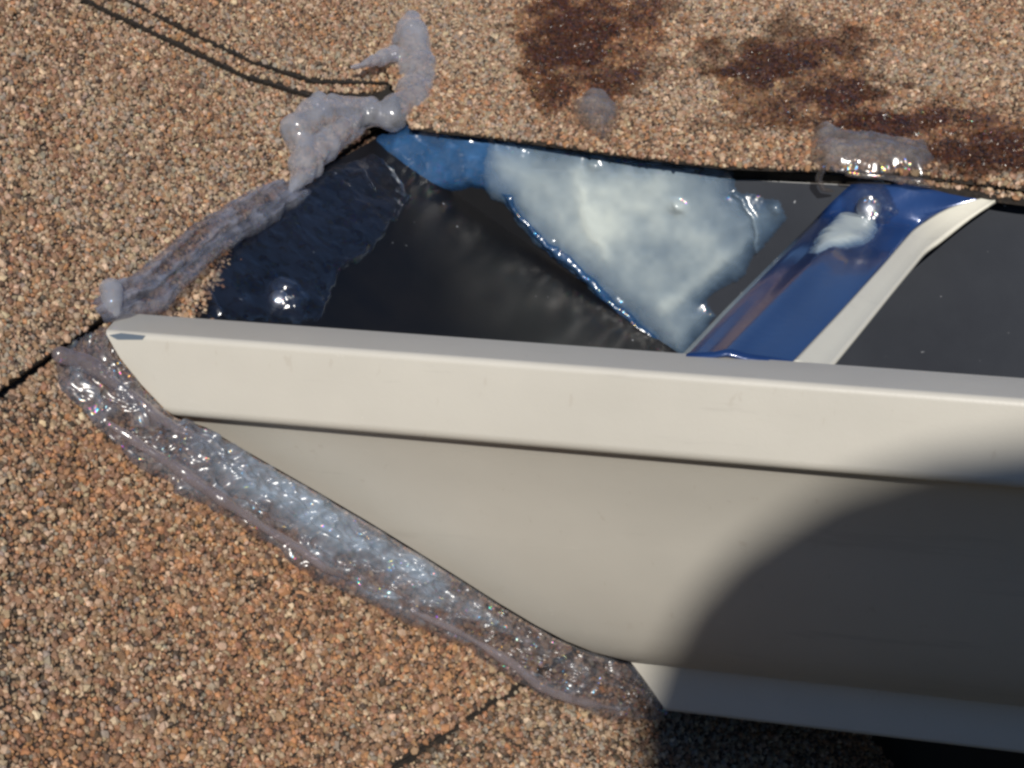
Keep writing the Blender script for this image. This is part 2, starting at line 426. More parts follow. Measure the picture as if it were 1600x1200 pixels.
up_ = clipline(RECT, L1a, L1b)
if poly_sd(np.array([[(19.22, 35.6)][0]]), up_)[0] < 0: 
    up_ = clipline(RECT, L1b, L1a); rest = clipline(RECT, L1a, L1b)
else: rest = clipline(RECT, L1b, L1a)
mid = clipline(rest, L2a, L2b)
if poly_sd(np.array([[(-20.35, -48.69)][0]]), mid)[0] < 0:
    mid = clipline(rest, L2b, L2a); low = clipline(rest, L2a, L2b)
else: low = clipline(rest, L2b, L2a)
def toward(a, b, other, d):
    a = np.array(a); b = np.array(b); t = (b-a)/np.linalg.norm(b-a); nrm = np.array([-t[1], t[0]])
    if (np.array(other)-a)@nrm < 0: nrm = -nrm
    return a+nrm*d, b+nrm*d
c_low = low.mean(0); c_mid = mid.mean(0)
q1, q2 = toward(L1a, L1b, c_mid, 0.75); mid_g = clipline(mid, q1, q2)
if poly_sd(np.array([c_mid]), mid_g)[0] < 0 if len(mid_g) > 2 else True: mid_g = clipline(mid, q2, q1)
q1, q2 = toward(L2a, L2b, c_low, 0.75); low_g = clipline(low, q1, q2)
if (poly_sd(np.array([c_low]), low_g)[0] < 0) if len(low_g) > 2 else True: low_g = clipline(low, q2, q1)
low_b = low
shingle('S', up_, 0.3, 3.4, "tan granule shingle above the dark joint, left of the sealed gutter tip", MIX_TAN, 21)
down_ = lambda p, d: np.asarray(p, float)+np.array([0.0, -d])
shingle('S', mid_g, -2.9, 3.0, "rust brown shingle below the long crinkled strip of clear sealant", MIX_RUST, 22, backing=mid)
shingle('S', low_g, -6.0, 3.0, "darker shingle at the bottom beside and under the gutter's lower edge", MIX_DARK, 23, backing=low_b)
a0 = np.array(DG); a1 = np.array(DH)
far = np.array([(160, 140), (160, 200), (-60, 200), (-60, 120)], float)
vend = down('S', [(30, 190, 3), (-60, 330, 120), (-150, 330, 200)])
top1 = np.vstack([a0, vend]); top2 = np.vstack([a1, vend])
shingle('S', top1, 1.9, 1.5, "under layer of the doubled shingle whose slanting cut edge shows at upper left", MIX_TAN, 24, backing=top1+np.array([0, -0.8]))
shingle('S', top2, 3.3, 1.4, "top layer of the doubled shingle behind the tall blob of sealant", MIX_TAN, 25, backing=top2+np.array([0, -0.6]))

# upper slope above the gutter: eave course and the next course
E1 = [(-7.75, 0.42), (2.2, -1.98), (11.94, -3.67), (26.48, -7.18), (50.15, -13.22), (70.05, -17.28), (85.07, -17.93), (94.04, -17.55), (110.31, -18.77), (139.0, -25.02), (180.07, -34.59)]
e1p = np.vstack([np.array(E1), np.array([(260, 150), (-60, 150)])])
shingle('U', e1p, 0.0, 1.6, "stained shingle with soaked dark patches directly above the gutter", (0.28, 0.25, 0.13, 0.07, 0.09, 0.10, 0.10, 0.04), 26, backing=e1p+np.array([0, 0.9]))
E2 = np.array([(p[0], p[1]-1.0+(1.2 if i_ == 0 else 0)) for i_, p in enumerate(E1[8:])])
E2b = np.array([(p[0], p[1]+2.2) for p in E1[8:]][::-1])
shingle('U', np.vstack([E2, E2b]), -2.2, 2.2, "narrow tan starter shingle edge showing under the upper right shingle", MIX_TAN, 27)
# decks carrying the shingles, far past the picture
d = plane_sheet('roof_deck', 'S', -700, 900, -700, 600, -12.5, DECKM); tag(d, kind='structure')
d = plane_sheet('roof_deck', 'U', -30, 1500, 8, 900, -4.5, DECKM); tag(d, kind='structure')

# ------------------------------------------------------------------ gutter
gut = empty('gutter', (0, 0, -91))
tag(gut, "beige metal gutter with its mitred end sealed against the roof shingles", "gutter")
def smooth_prof(pts, n=4):
    return pts
def extrude(name, prof, mat, x_end, thick=0.7, parent=gut, seg=6, flip=False):
    """prof: list of (y, z, xcut); swept along +X, given real sheet thickness"""
    V = []; F = []
    xs_t = [0, 0.03, 0.1, 0.25, 0.5, 1.0]
    for (y, z, xc) in prof:
        for t_ in xs_t: V.append((xc+(x_end-xc)*t_, y, z))
    m = len(xs_t)
    for i in range(len(prof)-1):
        for j in range(m-1):
            f = (i*m+j, i*m+j+1, (i+1)*m+j+1, (i+1)*m+j)
            F.append(f if not flip else f[::-1])
    o = mesh_obj(name, V, F, mat, smooth=True); adopt(o, parent)
    o.data.materials.append(BARE)
    md = o.modifiers.new('thickness', 'SOLIDIFY'); md.thickness = thick*MM; md.offset = 0; md.use_even_offset = False
    md.material_offset_rim = 1
    wn = o.modifiers.new('normals', 'WEIGHTED_NORMAL'); wn.mode = 'FACE_AREA'; wn.weight = 100; wn.keep_sharp = True
    return o
lip = [(14.4, -9, 5), (14.4, -0.9, -2.4), (14.1, -0.25, -2.9), (13.5, 0, -3.0), (7, 0, -1.6), (1.1, 0, -0.2), (0.5, -0.1, 0.0), (0.12, -0.45, 0.2), (0, -1.1, 0.7), (0, -5, 3.0), (0, -10, 7.2), (0, -14.2, 11.5), (0.15, -15.0, 12.5), (0.6, -15.7, 13.2), (1.4, -16.2, 13.5), (2.6, -16.2, 13.3), (3.6, -15.6, 13.0)]
extrude('front_lip', lip, BEIGE, 620)
face0 = [(3.7, -15.7, 9.9), (4.6, -16.6, 10.1), (5.8, -18.0, 11.3), (7.4, -20.2, 17.3), (9.4, -23.5, 21.55), (12.2, -28, 27.45), (16, -34.5, 36.5), (19.5, -41.5, 46.5), (23, -48, 55.05), (27, -55, 63.7), (31, -61.5, 71.2), (35, -67.5, 78.4), (38.5, -72, 84.25), (42, -75.5, 89.55), (45, -77.8, 95.2), (48, -79.5, 96.45), (50.2, -80.35, 95.15), (50.7, -80.6, 95.15), (50.9, -81.2, 96.1), (50.7, -84, 98.4), (50.3, -88, 101.6), (50, -90.4, 103.5), (50.2, -91.2, 103.55), (51, -91.6, 103.4), (53, -91.7, 102.8)]
extrude('front_face', face0, BEIGE, 620)
extrude('floor', [(53, -91.7, 104.5), (90, -91.9, 112), (129.6, -92, 120)], SLATE, 620)
extrude('back_wall', [(130.2, -91.3, 118), (130.2, -40, 66), (130.2, 2, 22), (130.2, 12, 12)], SLATE, 620)
# end plate closing the mitred end, coated black
o_, e1_, e2_, n_ = frame('E')
EP = [(-1.48, 1.4), (4.15, 4.06), (32.29, 11.22), (71.03, 24.85), (105.2, 33.7), (114.99, 36.22), (127.63, 21.53), (138.74, 9.5), (143.46, -21.43), (148.93, -55.56), (148.56, -92.98), (60.82, -69.64), (23.9, -33.47), (6.07, -6.63)]
V = np.vstack([lift('E', EP, 0.0), lift('E', EP, -0.8)]); k_ = len(EP)
ep = mesh_obj('end_plate', V, [tuple(range(k_)), tuple(range(2*k_-1, k_-1, -1))]+[(i, k_+i, k_+(i+1) % k_, (i+1) % k_) for i in range(k_)], BLACK, smooth=False); adopt(ep, gut)
CF = np.array([(11.61, 18.27), (30.55, 15.88), (43.87, 8.42), (49.69, -1.03), (63.82, -12.49), (80.44, -26.58), (91.35, -34.08), (97.2, -46.67), (64.17, -49.39), (20.18, -0.18)])
V = np.vstack([lift('B', CF, -0.2), lift('B', CF, -0.6)]); k_ = len(CF)
cf = mesh_obj('corner_flange', V, [tuple(range(k_)), tuple(range(2*k_-1, k_-1, -1))]+[(i, k_+i, k_+(i+1) % k_, (i+1) % k_) for i in range(k_)], BLACK, smooth=False); adopt(cf, gut)
# grey patch laid on the lip for a slit, its shade put into the colour
SL = np.array([(0.94, -0.45), (3.45, 0.12), (8.64, -0.03), (8.05, -0.85), (2.68, -1.24)])
V = np.vstack([lift('F', SL, 0.42), lift('F', SL, 0.2)]); k_ = len(SL)
sl = mesh_obj('slit_shade_patch', V, [tuple(range(k_))]+[(i, k_+i, k_+(i+1) % k_, (i+1) % k_) for i in range(k_)], GAP, smooth=False); adopt(sl, gut)

# wall board behind the gutter (carries it), and drip flashing
fb = mesh_obj('fascia_board', [(-20, 131.5, 14), (1400, 131.5, 14), (1400, 150, 14), (-20, 150, 14), (-20, 131.5, -160), (1400, 131.5, -160), (1400, 150, -160), (-20, 150, -160)], [(0, 1, 2, 3), (7, 6, 5, 4), (0, 4, 5, 1), (1, 5, 6, 2), (2, 6, 7, 3), (3, 7, 4, 0)], DECKM, smooth=False)
tag(fb, "dark fascia board behind the gutter under the upper shingles", "fascia board")
fl = [(100.16, 15.79), (111.02, 15.99), (124.8, 16.04), (141.42, 15.31), (171.02, 12.53), (213.83, 8.81), (214.26, 4.37), (171.3, 8.6), (152.15, 9.72), (138.66, 10.87), (125.07, 10.17), (115.95, 8.13), (108.26, 6.47), (101.93, 8.98)]
# ------------------------------------------------------------------ hanger strap
hs = empty('hanger_strap', tuple(lift('K', [[(19.48, 15.39)][0]], -1)[0]))
tag(hs, "glossy blue metal strap with a cream folded edge spanning the gutter", "hanger strap")
KZ = lambda p: list(map(tuple, lift('K', p)))
la = KZ([(-1.36, -1.98), (18.6, 22.73), (41.66, 50.48), (71.38, 86.03)]) + [(127.21, 124.5, 9.37)] + [(131.37, 126.0, 13.29)]
ra = KZ([(16.9, -12.08), (39.64, 13.39), (65.96, 43.43), (89.8, 71.37)]) + [(154.12, 122.0, 9.3)] + [(163.97, 125.0, 11.96)]
def bez(pts, n):
    pts = np.asarray(pts, float); s = np.r_[0, np.cumsum(np.linalg.norm(np.diff(pts, axis=0), axis=1))]
    t = np.linspace(0, s[-1], n); return np.stack([np.interp(t, s, pts[:, i]) for i in range(pts.shape[1])], 1)
def smoothed(p, it=3):
    p = p.copy()
    for _ in range(it): p[1:-1] = (p[:-2]+2*p[1:-1]+p[2:])/4
    return p
n1 = 50; A_ = smoothed(bez(la, n1)); B_ = smoothed(bez(ra, n1)); m1 = 14
V = []
for i in range(n1):
    for j in range(m1+1):
        t_ = j/m1; q = A_[i]*(1-t_)+B_[i]*t_
        h = 0.9*math.sin(t_*math.pi)**0.6 if i < n1 else 0   # raised centre
        h += 0.8*math.exp(-((t_-0.42)/0.10)**2) - 0.3
        V.append(q+frame('K')[3]*h)
F = [(i*(m1+1)+j, i*(m1+1)+j+1, (i+1)*(m1+1)+j+1, (i+1)*(m1+1)+j) for i in range(n1-1) for j in range(m1)]
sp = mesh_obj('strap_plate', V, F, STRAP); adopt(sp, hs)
md = sp.modifiers.new('thickness', 'SOLIDIFY'); md.thickness = 0.8*MM; md.offset = -1
# folded edge (outer edge follows px line)
fo = KZ([(23.03, -14.56), (40.8, 6.07), (62.6, 31.58), (84.95, 57.45)]) + [(157.36, 119.0, 6.75)] + [(164.91, 124.0, 11.44)]
O_ = smoothed(bez(fo, n1)); V = []
for i in range(n1):
    a = B_[i]; b = O_[i]; z2 = -1.2*min(1, (n1-1-i)/8)
    nk = frame('K')[3]; V += [a+nk*0.25, a*0.9+b*0.1+nk*0.15, a*0.5+b*0.5+nk*z2*0.6, a*0.15+b*0.85+nk*z2, b+nk*(z2+0.1)]
F = [(i*5+j, i*5+j+1, (i+1)*5+j+1, (i+1)*5+j) for i in range(n1-1) for j in range(4)]
fe = mesh_obj('folded_edge', V, F, CREAM); adopt(fe, hs)
md = fe.modifiers.new('thickness', 'SOLIDIFY'); md.thickness = 0.9*MM; md.offset = -1

# ------------------------------------------------------------------ sealant builders
def set_body(me, vals):
    a = me.attributes.new('body', 'FLOAT', 'POINT'); a.data.foreach_set('value', np.clip(vals, 0, 1).astype(np.float32))
def dab(name, k, poly, h, w, mat, step=0.5, base=0.0, nz=0.5, nf=0.25, seed=1, ridges=(), bodyk=1.0, body0=0.0, stretch=(1, 1), n2=0.5, skirt=0.8):
    """swollen patch of sealant lying on plane k: height grows from the outline inwards"""
    poly = np.asarray(poly, float); lo = poly.min(0)-2*step; hi = poly.max(0)+2*step
    gx, gy = np.meshgrid(np.arange(lo[0], hi[0], step), np.arange(lo[1], hi[1], step))
    P = np.stack([gx.ravel(), gy.ravel()], 1)
    Q = P*np.array(stretch)
    Pw = P + np.stack([vnoise(P, 0.35, seed+40, 3), vnoise(P, 0.35, seed+41, 3)], 1)*0.9
    d = poly_sd(Pw, poly)
    H = np.where(d > 0, h*(1-np.exp(-np.maximum(d, 0)/w)), d*skirt)
    amp = 1-np.exp(-np.maximum(d, 0)/(0.6*w+0.2))
    N1 = vnoise(Q, nf, seed, 4, 0.55); N2 = 1-2*np.abs(vnoise(Q, nf*0.8, seed+9, 3))
    H = H + amp*(nz*N1 + n2*nz*N2)
    B = np.clip(1-np.exp(-np.maximum(d, 0)/w), 0, 1)*bodyk*(0.75+0.5*N1)+body0
    for (pts, rad, hh) in ridges:
        pts = np.asarray(pts, float); dm = np.full(len(P), 1e9)
        for a, b in zip(pts[:-1], pts[1:]):
            ab = b-a; t = np.clip(((Pw-a)@ab)/max(ab@ab, 1e-9), 0, 1)
            dm = np.minimum(dm, np.linalg.norm(Pw-(a+t[:, None]*ab), axis=1))
        g = np.exp(-(dm/rad)**2); H = H+hh*g*np.where(d > -1, 1, 0); B = B+0.2*g
    nx, ny = gx.shape[1], gx.shape[0]
    keep = d > -1.6*step-0.2
    idx = -np.ones(len(P), int); idx[keep] = np.arange(keep.sum())
    a = np.arange(len(P)).reshape(ny, nx)
    q = np.stack([a[:-1, :-1], a[:-1, 1:], a[1:, 1:], a[1:, :-1]], -1).reshape(-1, 4)
    q = idx[q]; q = q[(q >= 0).all(1)]
    Vv = lift(k, P[keep], base+H[keep])
    o = link(fast_mesh(name, Vv, q, mat, None, True))
    set_body(o.data, B[keep]); return o
def ribbon(name, A, B, h, mat, seed=1, n=260, m=44, crk=0.8, lines=(), bodyf=None, side=None, fx=0.10, fy=2.2):
    """strip between two 3D edges, bulging outwards, wrinkled lengthwise"""
    A = smoothed(bez(A, n), 2); B = smoothed(bez(B, n), 2)
    T = np.linspace(0, 1, m); S_ = np.linspace(0, 1, n)
    nrm = np.cross(np.gradient(A, axis=0), B-A); nrm /= np.linalg.norm(nrm, axis=1)[:, None]
    view = np.array([0.2, -0.8, 0.6])
    nrm *= np.sign(nrm@view)[:, None]
    L = np.linalg.norm(np.diff((A+B)/2, axis=0), axis=1).sum()
    W = np.linalg.norm(B-A, axis=1)
    ss, tt = np.meshgrid(S_, T, indexing='ij')
    UV = np.stack([ss.ravel()*L*fx, tt.ravel()*fy*2], 1)
    N1 = vnoise(UV, 1.0, seed, 4, 0.6).reshape(n, m); N2 = (1-2*np.abs(vnoise(UV*1.3, 1.0, seed+5, 3))).reshape(n, m)
    UW = np.stack([ss.ravel()*L, (tt*W[:, None]).ravel()], 1)
    N3 = vnoise(UW, 0.32, seed+8, 2).reshape(n, m)
    N4 = (1-2.2*np.abs(vnoise(UW, 0.30, seed+12, 2, 0.45))).reshape(n, m)
    env = np.clip(4*tt*(1-tt), 0, 1)**0.5
    ends = np.clip(np.minimum(ss, 1-ss)*12, 0, 1)
    H = h*env*ends*(0.8+0.3*N1) + crk*env*(0.6*N1+0.5*N2+0.55*N3+0.45*N4) - 0.8*(1-env)*0.5
    for (t0, wd, hh, s0, s1) in lines:
        H = H + hh*np.exp(-((tt-t0-0.04*N3)/wd)**2)*((ss > s0) & (ss < s1))
    wob = 0.10*vnoise(UW, 0.2, seed+30, 3).reshape(n, m)*tt
    P = A[:, None]*(1-tt-wob)[..., None] + B[:, None]*(tt+wob)[..., None] + nrm[:, None]*H[..., None]
    Fq = [(i*m+j, i*m+j+1, (i+1)*m+j+1, (i+1)*m+j) for i in range(n-1) for j in range(m-1)]
    o = link(fast_mesh(name, P.reshape(-1, 3), np.array(Fq), mat, None, True))
    b = bodyf(ss, tt, N1, N2, N3) if bodyf else np.clip(0.5+0.6*N1, 0, 1)*env
    set_body(o.data, b.ravel()); return o

_tx = bpy.data.textures.new('lumps', 'CLOUDS'); _tx.noise_scale = 0.007; _tx.noise_depth = 1
def gloop(name, chains, mat, voxel=0.3, lumps=0.5, squash=None):
    """fused rounded strands: chains = lists of (x, y, z, radius) in mm"""
    V0, F0 = ico(); V = []; F = []
    bm = bmesh.new(); bmesh.ops.create_icosphere(bm, subdivisions=2, radius=1.0)
    V0 = np.array([v.co[:] for v in bm.verts]); F0 = np.array([[v.index for v in f.verts] for f in bm.faces]); bm.free()
    for ch in chains:
        ch = np.asarray(ch, float)
        for a, b in zip(ch[:-1], ch[1:]):
            L = np.linalg.norm(b[:3]-a[:3]); k_ = max(2, int(L/(0.35*max(0.4, min(a[3], b[3]))))+1)
            for t in np.linspace(0, 1, k_):
                c = a*(1-t)+b*t; V.append(V0*c[3]+c[:3]); F.append(F0)
    nV = len(V0); V = np.concatenate(V); F = np.concatenate([f+i*nV for i, f in enumerate(F)])
    o = link(fast_mesh(name, V, F, mat, None, True))
    r = o.modifiers.new('fuse', 'REMESH'); r.mode = 'VOXEL'; r.voxel_size = voxel*MM; r.use_smooth_shade = True
    d = o.modifiers.new('lumps', 'DISPLACE'); d.texture = _tx; d.strength = lumps*MM*2; d.mid_level = 0.5; d.texture_coords = 'LOCAL'
    sm = o.modifiers.new('relax', 'SMOOTH'); sm.iterations = 6; sm.factor = 0.5
    return o
def chain(k, pts, rads, sink=0.35):
    P = lift(k, pts, 0.0); nn = frame(k)[3]; r = np.asarray(rads, float)
    return np.concatenate([P+nn*(r*(1-sink))[:, None], r[:, None]], 1)
# ---- long crinkled strip between the cut gutter end and the shingles
inner = [(x-0.2, y-0.9, z-0.3) for x, y, z in [(-2.0, 6, 0), (3, -0.5, -5), (7.5, -0.5, -10), (12.6, 0, -15.3), (15, 4, -18), (20.4, 6, -21), (29.1, 9, -27), (38.1, 12, -33), (47.5, 16, -40), (56.5, 20, -47), (64.2, 24, -53.5), (70.8, 28, -59.5), (76.8, 32, -65), (82.4, 36, -70), (88, 40, -74), (93.1, 44, -77), (96.1, 50, -80.5), (100.2, 50.3, -86), (104.2, 50, -91.6)]]
inner = np.array(inner)+np.array([0.5, 0.0, 0.0])
outer = lift('S', [(-4.47, 4.9), (-10.28, 2.63), (-15.63, -4.38), (-13.05, -13.84), (-11.35, -22.26), (-7.79, -29.82), (-1.97, -38.33), (4.69, -48.41), (10.18, -59.95), (14.24, -65.69), (21.34, -75.27), (30.12, -84.94), (36.66, -92.58), (42.9, -102.88), (50.41, -112.59), (62.05, -122.07), (74.51, -126.79)], -2.2)
s1 = ribbon('sealant_strip', inner, outer, 2.6, SIL_STRIP, 3, 640, 90, 2.0,
            lines=((0.68, 0.05, -1.2, 0.15, 0.8),),
            bodyf=lambda s, t, a, b, c: np.clip(0.25+0.75*np.exp(-((s-0.42)/0.22)**2)*np.exp(-((t-0.35)/0.35)**2)+0.35*a+0.35*b*np.exp(-((t-0.82)/0.1)**2), 0, 1), fx=0.12, fy=2.4)
tag(s1, "crinkled glittering strip of clear silicone along the gutter's cut lower end", "sealant", "clear silicone sealant")
r1 = gloop('sealant_strand', [chain('S', [(-13.69, 1.3), (-9.2, -2.0), (-6.1, -8.4), (-2.75, -17.35), (3.04, -24.98), (7.03, -30.45)], [1.5, 1.7, 1.5, 1.4, 1.2, 0.8], 0.1)], SIL_ROPE, 0.3, 0.6)
tag(r1, "smooth rounded strand of silicone at the upper end of the glittering strip", "sealant", "clear silicone sealant")
r2 = gloop('sealant_strand', [chain('S', [(-14.47, -15.39), (-11.35, -22.26), (-6.72, -29.75), (-2.54, -38.9), (2.34, -46.52), (6.53, -53.95), (9.81, -60.28), (14.3, -64.59)], [0.8, 1.1, 1.0, 1.2, 0.9, 1.1, 0.9, 0.5], -0.6)], SIL_ROPE, 0.25, 0.5)
tag(r2, "thin wavy outer strand of silicone lying on the rust brown granules", "sealant", "clear silicone sealant")
r3 = gloop('sealant_strand', [chain('S', [(23.99, -77.26), (29.86, -85.15), (34.48, -91.07), (38.21, -97.82), (41.91, -105.78), (46.52, -111.04), (59.46, -119.41)], [0.5, 0.9, 0.8, 1.0, 0.8, 0.9, 0.5], -1.2)], SIL_ROPE, 0.25, 0.5)
tag(r3, "thin silicone strand beside the bottom shingle joint", "sealant", "clear silicone sealant")
# ---- smear running up from the gutter tip
oA = lift('S', [(3.85, 10.68), (11.56, 13.91), (19.37, 13.53), (32.61, 16.72), (47.28, 20.3), (62.93, 22.97), (76.6, 24.9), (87.59, 25.48)], -0.6)
oB = lift('S', [(3.4, 5.04), (10.86, 3.38), (21.97, 2.56), (36.36, 7.63), (50.43, 11.34), (70.68, 14.37), (83.83, 16.5), (93.31, 19.29)], 0.6)
s2 = ribbon('sealant_smear', oA, oB, 2.0, SIL_FOG, 9, 360, 60, 0.9, lines=((0.25, 0.08, 0.9, 0.1, 0.95), (0.6, 0.05, 0.7, 0.1, 0.8)),
            bodyf=lambda s, t, a, b, c: np.clip(0.45+0.5*a+0.35*c-0.3*np.exp(-((t-0.42)/0.1)**2), 0, 1)*np.clip(4*t*(1-t), 0, 1)**0.4, fx=0.05, fy=3.0)
tag(s2, "foggy streaked smear of silicone running up from the gutter tip to the blob", "sealant", "clear silicone sealant")
b0 = gloop('sealant_drop', [chain('S', [(9.4, 10.47), (7.67, 7.96), (7.31, 6.06)], [2.6, 2.2, 1.4], 0.3)], SIL_BLOB, 0.3, 0.3)
tag(b0, "small round silicone drop just above the gutter tip", "sealant", "clear silicone sealant")
# ---- tall twisted blob at the top
s3 = gloop('sealant_blob', [
    np.vstack([chain('T', [(99.76, 33.28), (106.07, 34.53), (115.71, 34.82), (127.08, 33.17)], [4.4, 4.9, 4.9, 4.4], 0.3),
               chain('W', [(128.75, 21.1), (141.25, 22.71), (152.19, 28.94), (158.51, 36.17), (164.47, 43.43), (170.86, 47.13)], [4.2, 5.2, 5.1, 4.4, 4.6, 3.3], 0.4)]),
    chain('T', [(98.77, 31.85), (96.92, 26.58), (90.42, 21.56), (83.21, 18.81)], [3.6, 3.4, 2.8, 1.6], 0.4),
    chain('T', [(117.77, 40.1), (116.81, 37.13)], [2.4, 3.2], 0.2),
    chain('T', [(135.15, 34.93), (120.45, 31.23), (107.02, 28.21), (96.58, 24.24)], [3.4, 4.6, 4.2, 3.4], 0.4),
    chain('W', [(132.27, 37.96), (140.97, 38.36), (153.99, 39.52)], [0.9, 1.5, 2.2], 0.6)], SIL_BLOB, 0.35, 1.6)
tag(s3, "tall lumpy blob of foggy silicone standing on the shingles at upper left", "sealant", "clear silicone sealant")
# ---- milky smear on the back wall
P6 = [(42.24, 20.1), (57.02, 19.79), (79.62, 17.33), (95.45, 16.5), (101.42, 15.54), (103.5, 9.06), (113.66, 7.23), (115.79, 4.21), (111.68, -1.87), (107.92, -6.23), (106.5, -10.64), (99.51, -15.12), (96.44, -19.39), (99.4, -21.96), (96.63, -25.93), (91.65, -33.06), (85.41, -30.53), (77.95, -24.76), (70.48, -18.98), (62.17, -11.77), (55.52, -7.25), (49.69, -2.18), (46.36, 3.19), (40.53, 6.47), (38.9, 13.84)]
s4 = dab('sealant_smear', 'B', P6, 1.8, 5.0, SIL_MILK, 0.35, 1.3, 0.5, 0.07, 12, ridges=(
    ([(64.39, 13.13), (66.08, 7.13), (67.79, -0.03), (71.97, -7.9)], 1.8, 0.3), ([(89.42, 5.47), (89.74, 5.17)], 1.5, 1.5),
    ([(103.5, 9.06), (108.03, 4.26), (109.17, -1.7), (110.17, -12.18)], 0.5, 0.9), ([(113.24, 6.11), (113.58, 5.5)], 1.5, 1.8),
    ([(86.82, -20.86), (97.78, -10.38), (107.0, -2.14)], 2.0, 0.3), ([(68.43, 14.44), (69.08, 13.99)], 1.2, 0.8)), bodyk=1.0, body0=0.0, n2=0.12)
tag(s4, "wide milky white silicone smear on the dark inner wall left of the strap", "sealant", "clear silicone sealant")
P7 = [(11.08, 17.11), (17.1, 20.13), (28.93, 22.09), (39.76, 21.43), (47.19, 20.0), (52.95, 16.9), (51.33, 6.37), (45.53, 4.12), (41.37, 6.83), (37.19, 6.95), (28.76, 5.21), (21.96, 4.86), (17.23, 7.91), (13.21, 12.63)]
s5 = dab('sealant_smear', 'B', P7, 1.8, 2.2, SIL_BLUE, 0.35, 0.0, 0.6, 0.2, 15, bodyk=0.9)
tag(s5, "wet deep blue looking silicone at the back corner next to the milky smear", "sealant", "clear silicone sealant")
P7b = [(44.2, 6.65), (47.19, 1.28), (55.52, -7.25), (63.83, -13.31), (72.14, -20.53), (80.46, -27.9), (86.28, -32.8), (90.68, -33.13), (80.39, -24.26), (72.09, -16.57), (63.79, -9.21), (57.16, -5.02), (49.68, 1.41), (48.02, 6.2)]
s5b = dab('sealant_bead', 'B', P7b, 1.6, 0.9, SIL_BLUE, 0.3, 1.4, 0.4, 0.3, 18, bodyk=0.7)
tag(s5b, "dark blue bead along the lower left rim of the milky smear", "sealant", "clear silicone sealant")
# ---- thin clear film over the black end plate
P8 = [(24.12, -5.03), (28.98, 2.75), (37.75, 9.79), (56.3, 17.03), (71.98, 23.49), (92.05, 29.15), (108.62, 31.02), (109.83, 24.6), (106.32, 14.44), (95.23, 8.74), (83.68, 3.5), (75.11, 0.05), (66.74, -2.16), (59.6, -6.74), (51.21, -12.86), (44.99, -13.13), (34.78, -9.13)]
s6 = dab('sealant_film', 'E', P8, 0.9, 0.8, SIL_CLEAR, 0.35, 0.2, 0.35, 0.2, 22, ridges=(([(106.32, 14.44), (89.48, 6.18), (79.39, 1.19), (67.52, -1.27), (56.52, -9.09), (49.68, -13.46)], 0.45, 0.6), ([(29.41, 4.7), (27.39, -0.9), (27.1, -5.89)], 0.5, 0.9), ([(93.57, 24.5), (98.27, 24.68), (96.11, 17.97)], 0.4, 0.9)), bodyk=0.22)
tag(s6, "thin wavy film of clear silicone over the black end of the gutter", "sealant", "clear silicone sealant")
# ---- blobs lying on the upper shingles
def lump(k, pts, h, base, mat, label, seed, w=1.6, name='sealant_lump'):
    o = dab(name, k, pts, h, w, mat, 0.35, base, 0.8, 0.3, seed, bodyk=0.8)
    return tag(o, label, "sealant", "clear silicone sealant")
lump('U', [(31.88, 12.97), (34.68, 18.55), (40.4, 18.02), (43.82, 9.83), (43.1, 1.02), (40.32, -4.25), (36.03, 0.74), (32.93, 5.87)], 3.5, 0.2, SIL_DIRTY, "small grey lump of silicone alone on the shingle above the milky smear", 31)
lump('U', [(90.51, -5.6), (91.72, 1.89), (95.32, 3.75), (98.73, -0.9), (105.16, -0.64), (111.1, -3.76), (118.55, -5.46), (119.87, -12.6), (116.23, -18.52), (107.35, -18.9), (98.47, -18.64), (93.29, -17.58), (89.95, -12.23)], 3.2, 0.0, SIL_DIRTY, "dirty see-through silicone lump on the shingle edge above the strap", 33)

for pts, lab, sd_ in (([(10.45, 69.74), (18.07, 83.24), (50.37, 84.1), (53.42, 54.14), (47.85, 30.25), (42.32, 13.36), (32.25, 18.46), (25.46, 3.82), (18.1, 29.21)], "dark wet sealant smear soaked into the shingle above the small grey lump", 61),
                 ([(67.45, 34.75), (77.23, 50.82), (95.77, 55.46), (106.86, 39.94), (102.9, 21.04), (114.76, 7.27), (96.07, 3.09), (80.58, 2.49), (69.5, 12.58)], "dark wet sealant smear with sparkles in the middle of the upper shingle", 62),
                 ([(100.77, 5.0), (119.97, 16.26), (145.53, 8.46), (147.32, -15.29), (125.23, -16.23), (110.93, -7.09)], "dark wet sealant smear at the right end of the upper shingle edge", 63)):
    o = dab('soaked_smear', 'U', pts, 0.7, 2.0, SIL_SOAK, 0.4, 0.1, 1.0, 0.35, sd_, bodyk=0.6)
    tag(o, lab, "sealant", "clear silicone sealant")
dr = gloop('sealant_drip', [chain('B', [(125.04, 17.59), (123.96, 14.45), (125.0, 11.72), (127.32, 10.9)], [1.1, 0.9, 0.7, 0.4], -6), chain('B', [(130.85, 16.33), (138.4, 15.77), (147.39, 14.99), (151.21, 13.04)], [0.9, 0.8, 0.9, 0.5], -7)], SIL_DIRTY, 0.25, 0.5)
tag(dr, "small dirty silicone drips hanging off the shingle edge above the strap", "sealant", "clear silicone sealant")
th = gloop('sealant_thread', [chain('B', [(24.06, -16.98), (26.79, -18.15), (30.53, -21.62), (33.93, -24.43)], [0.22, 0.15, 0.15, 0.2], -4), chain('B', [(26.86, -12.78), (31.32, -9.84)], [0.15, 0.3], -4)], SIL_ROPE, 0.1, 0.1)
tag(th, "fine broken thread of silicone across the black gutter end", "sealant", "clear silicone sealant")

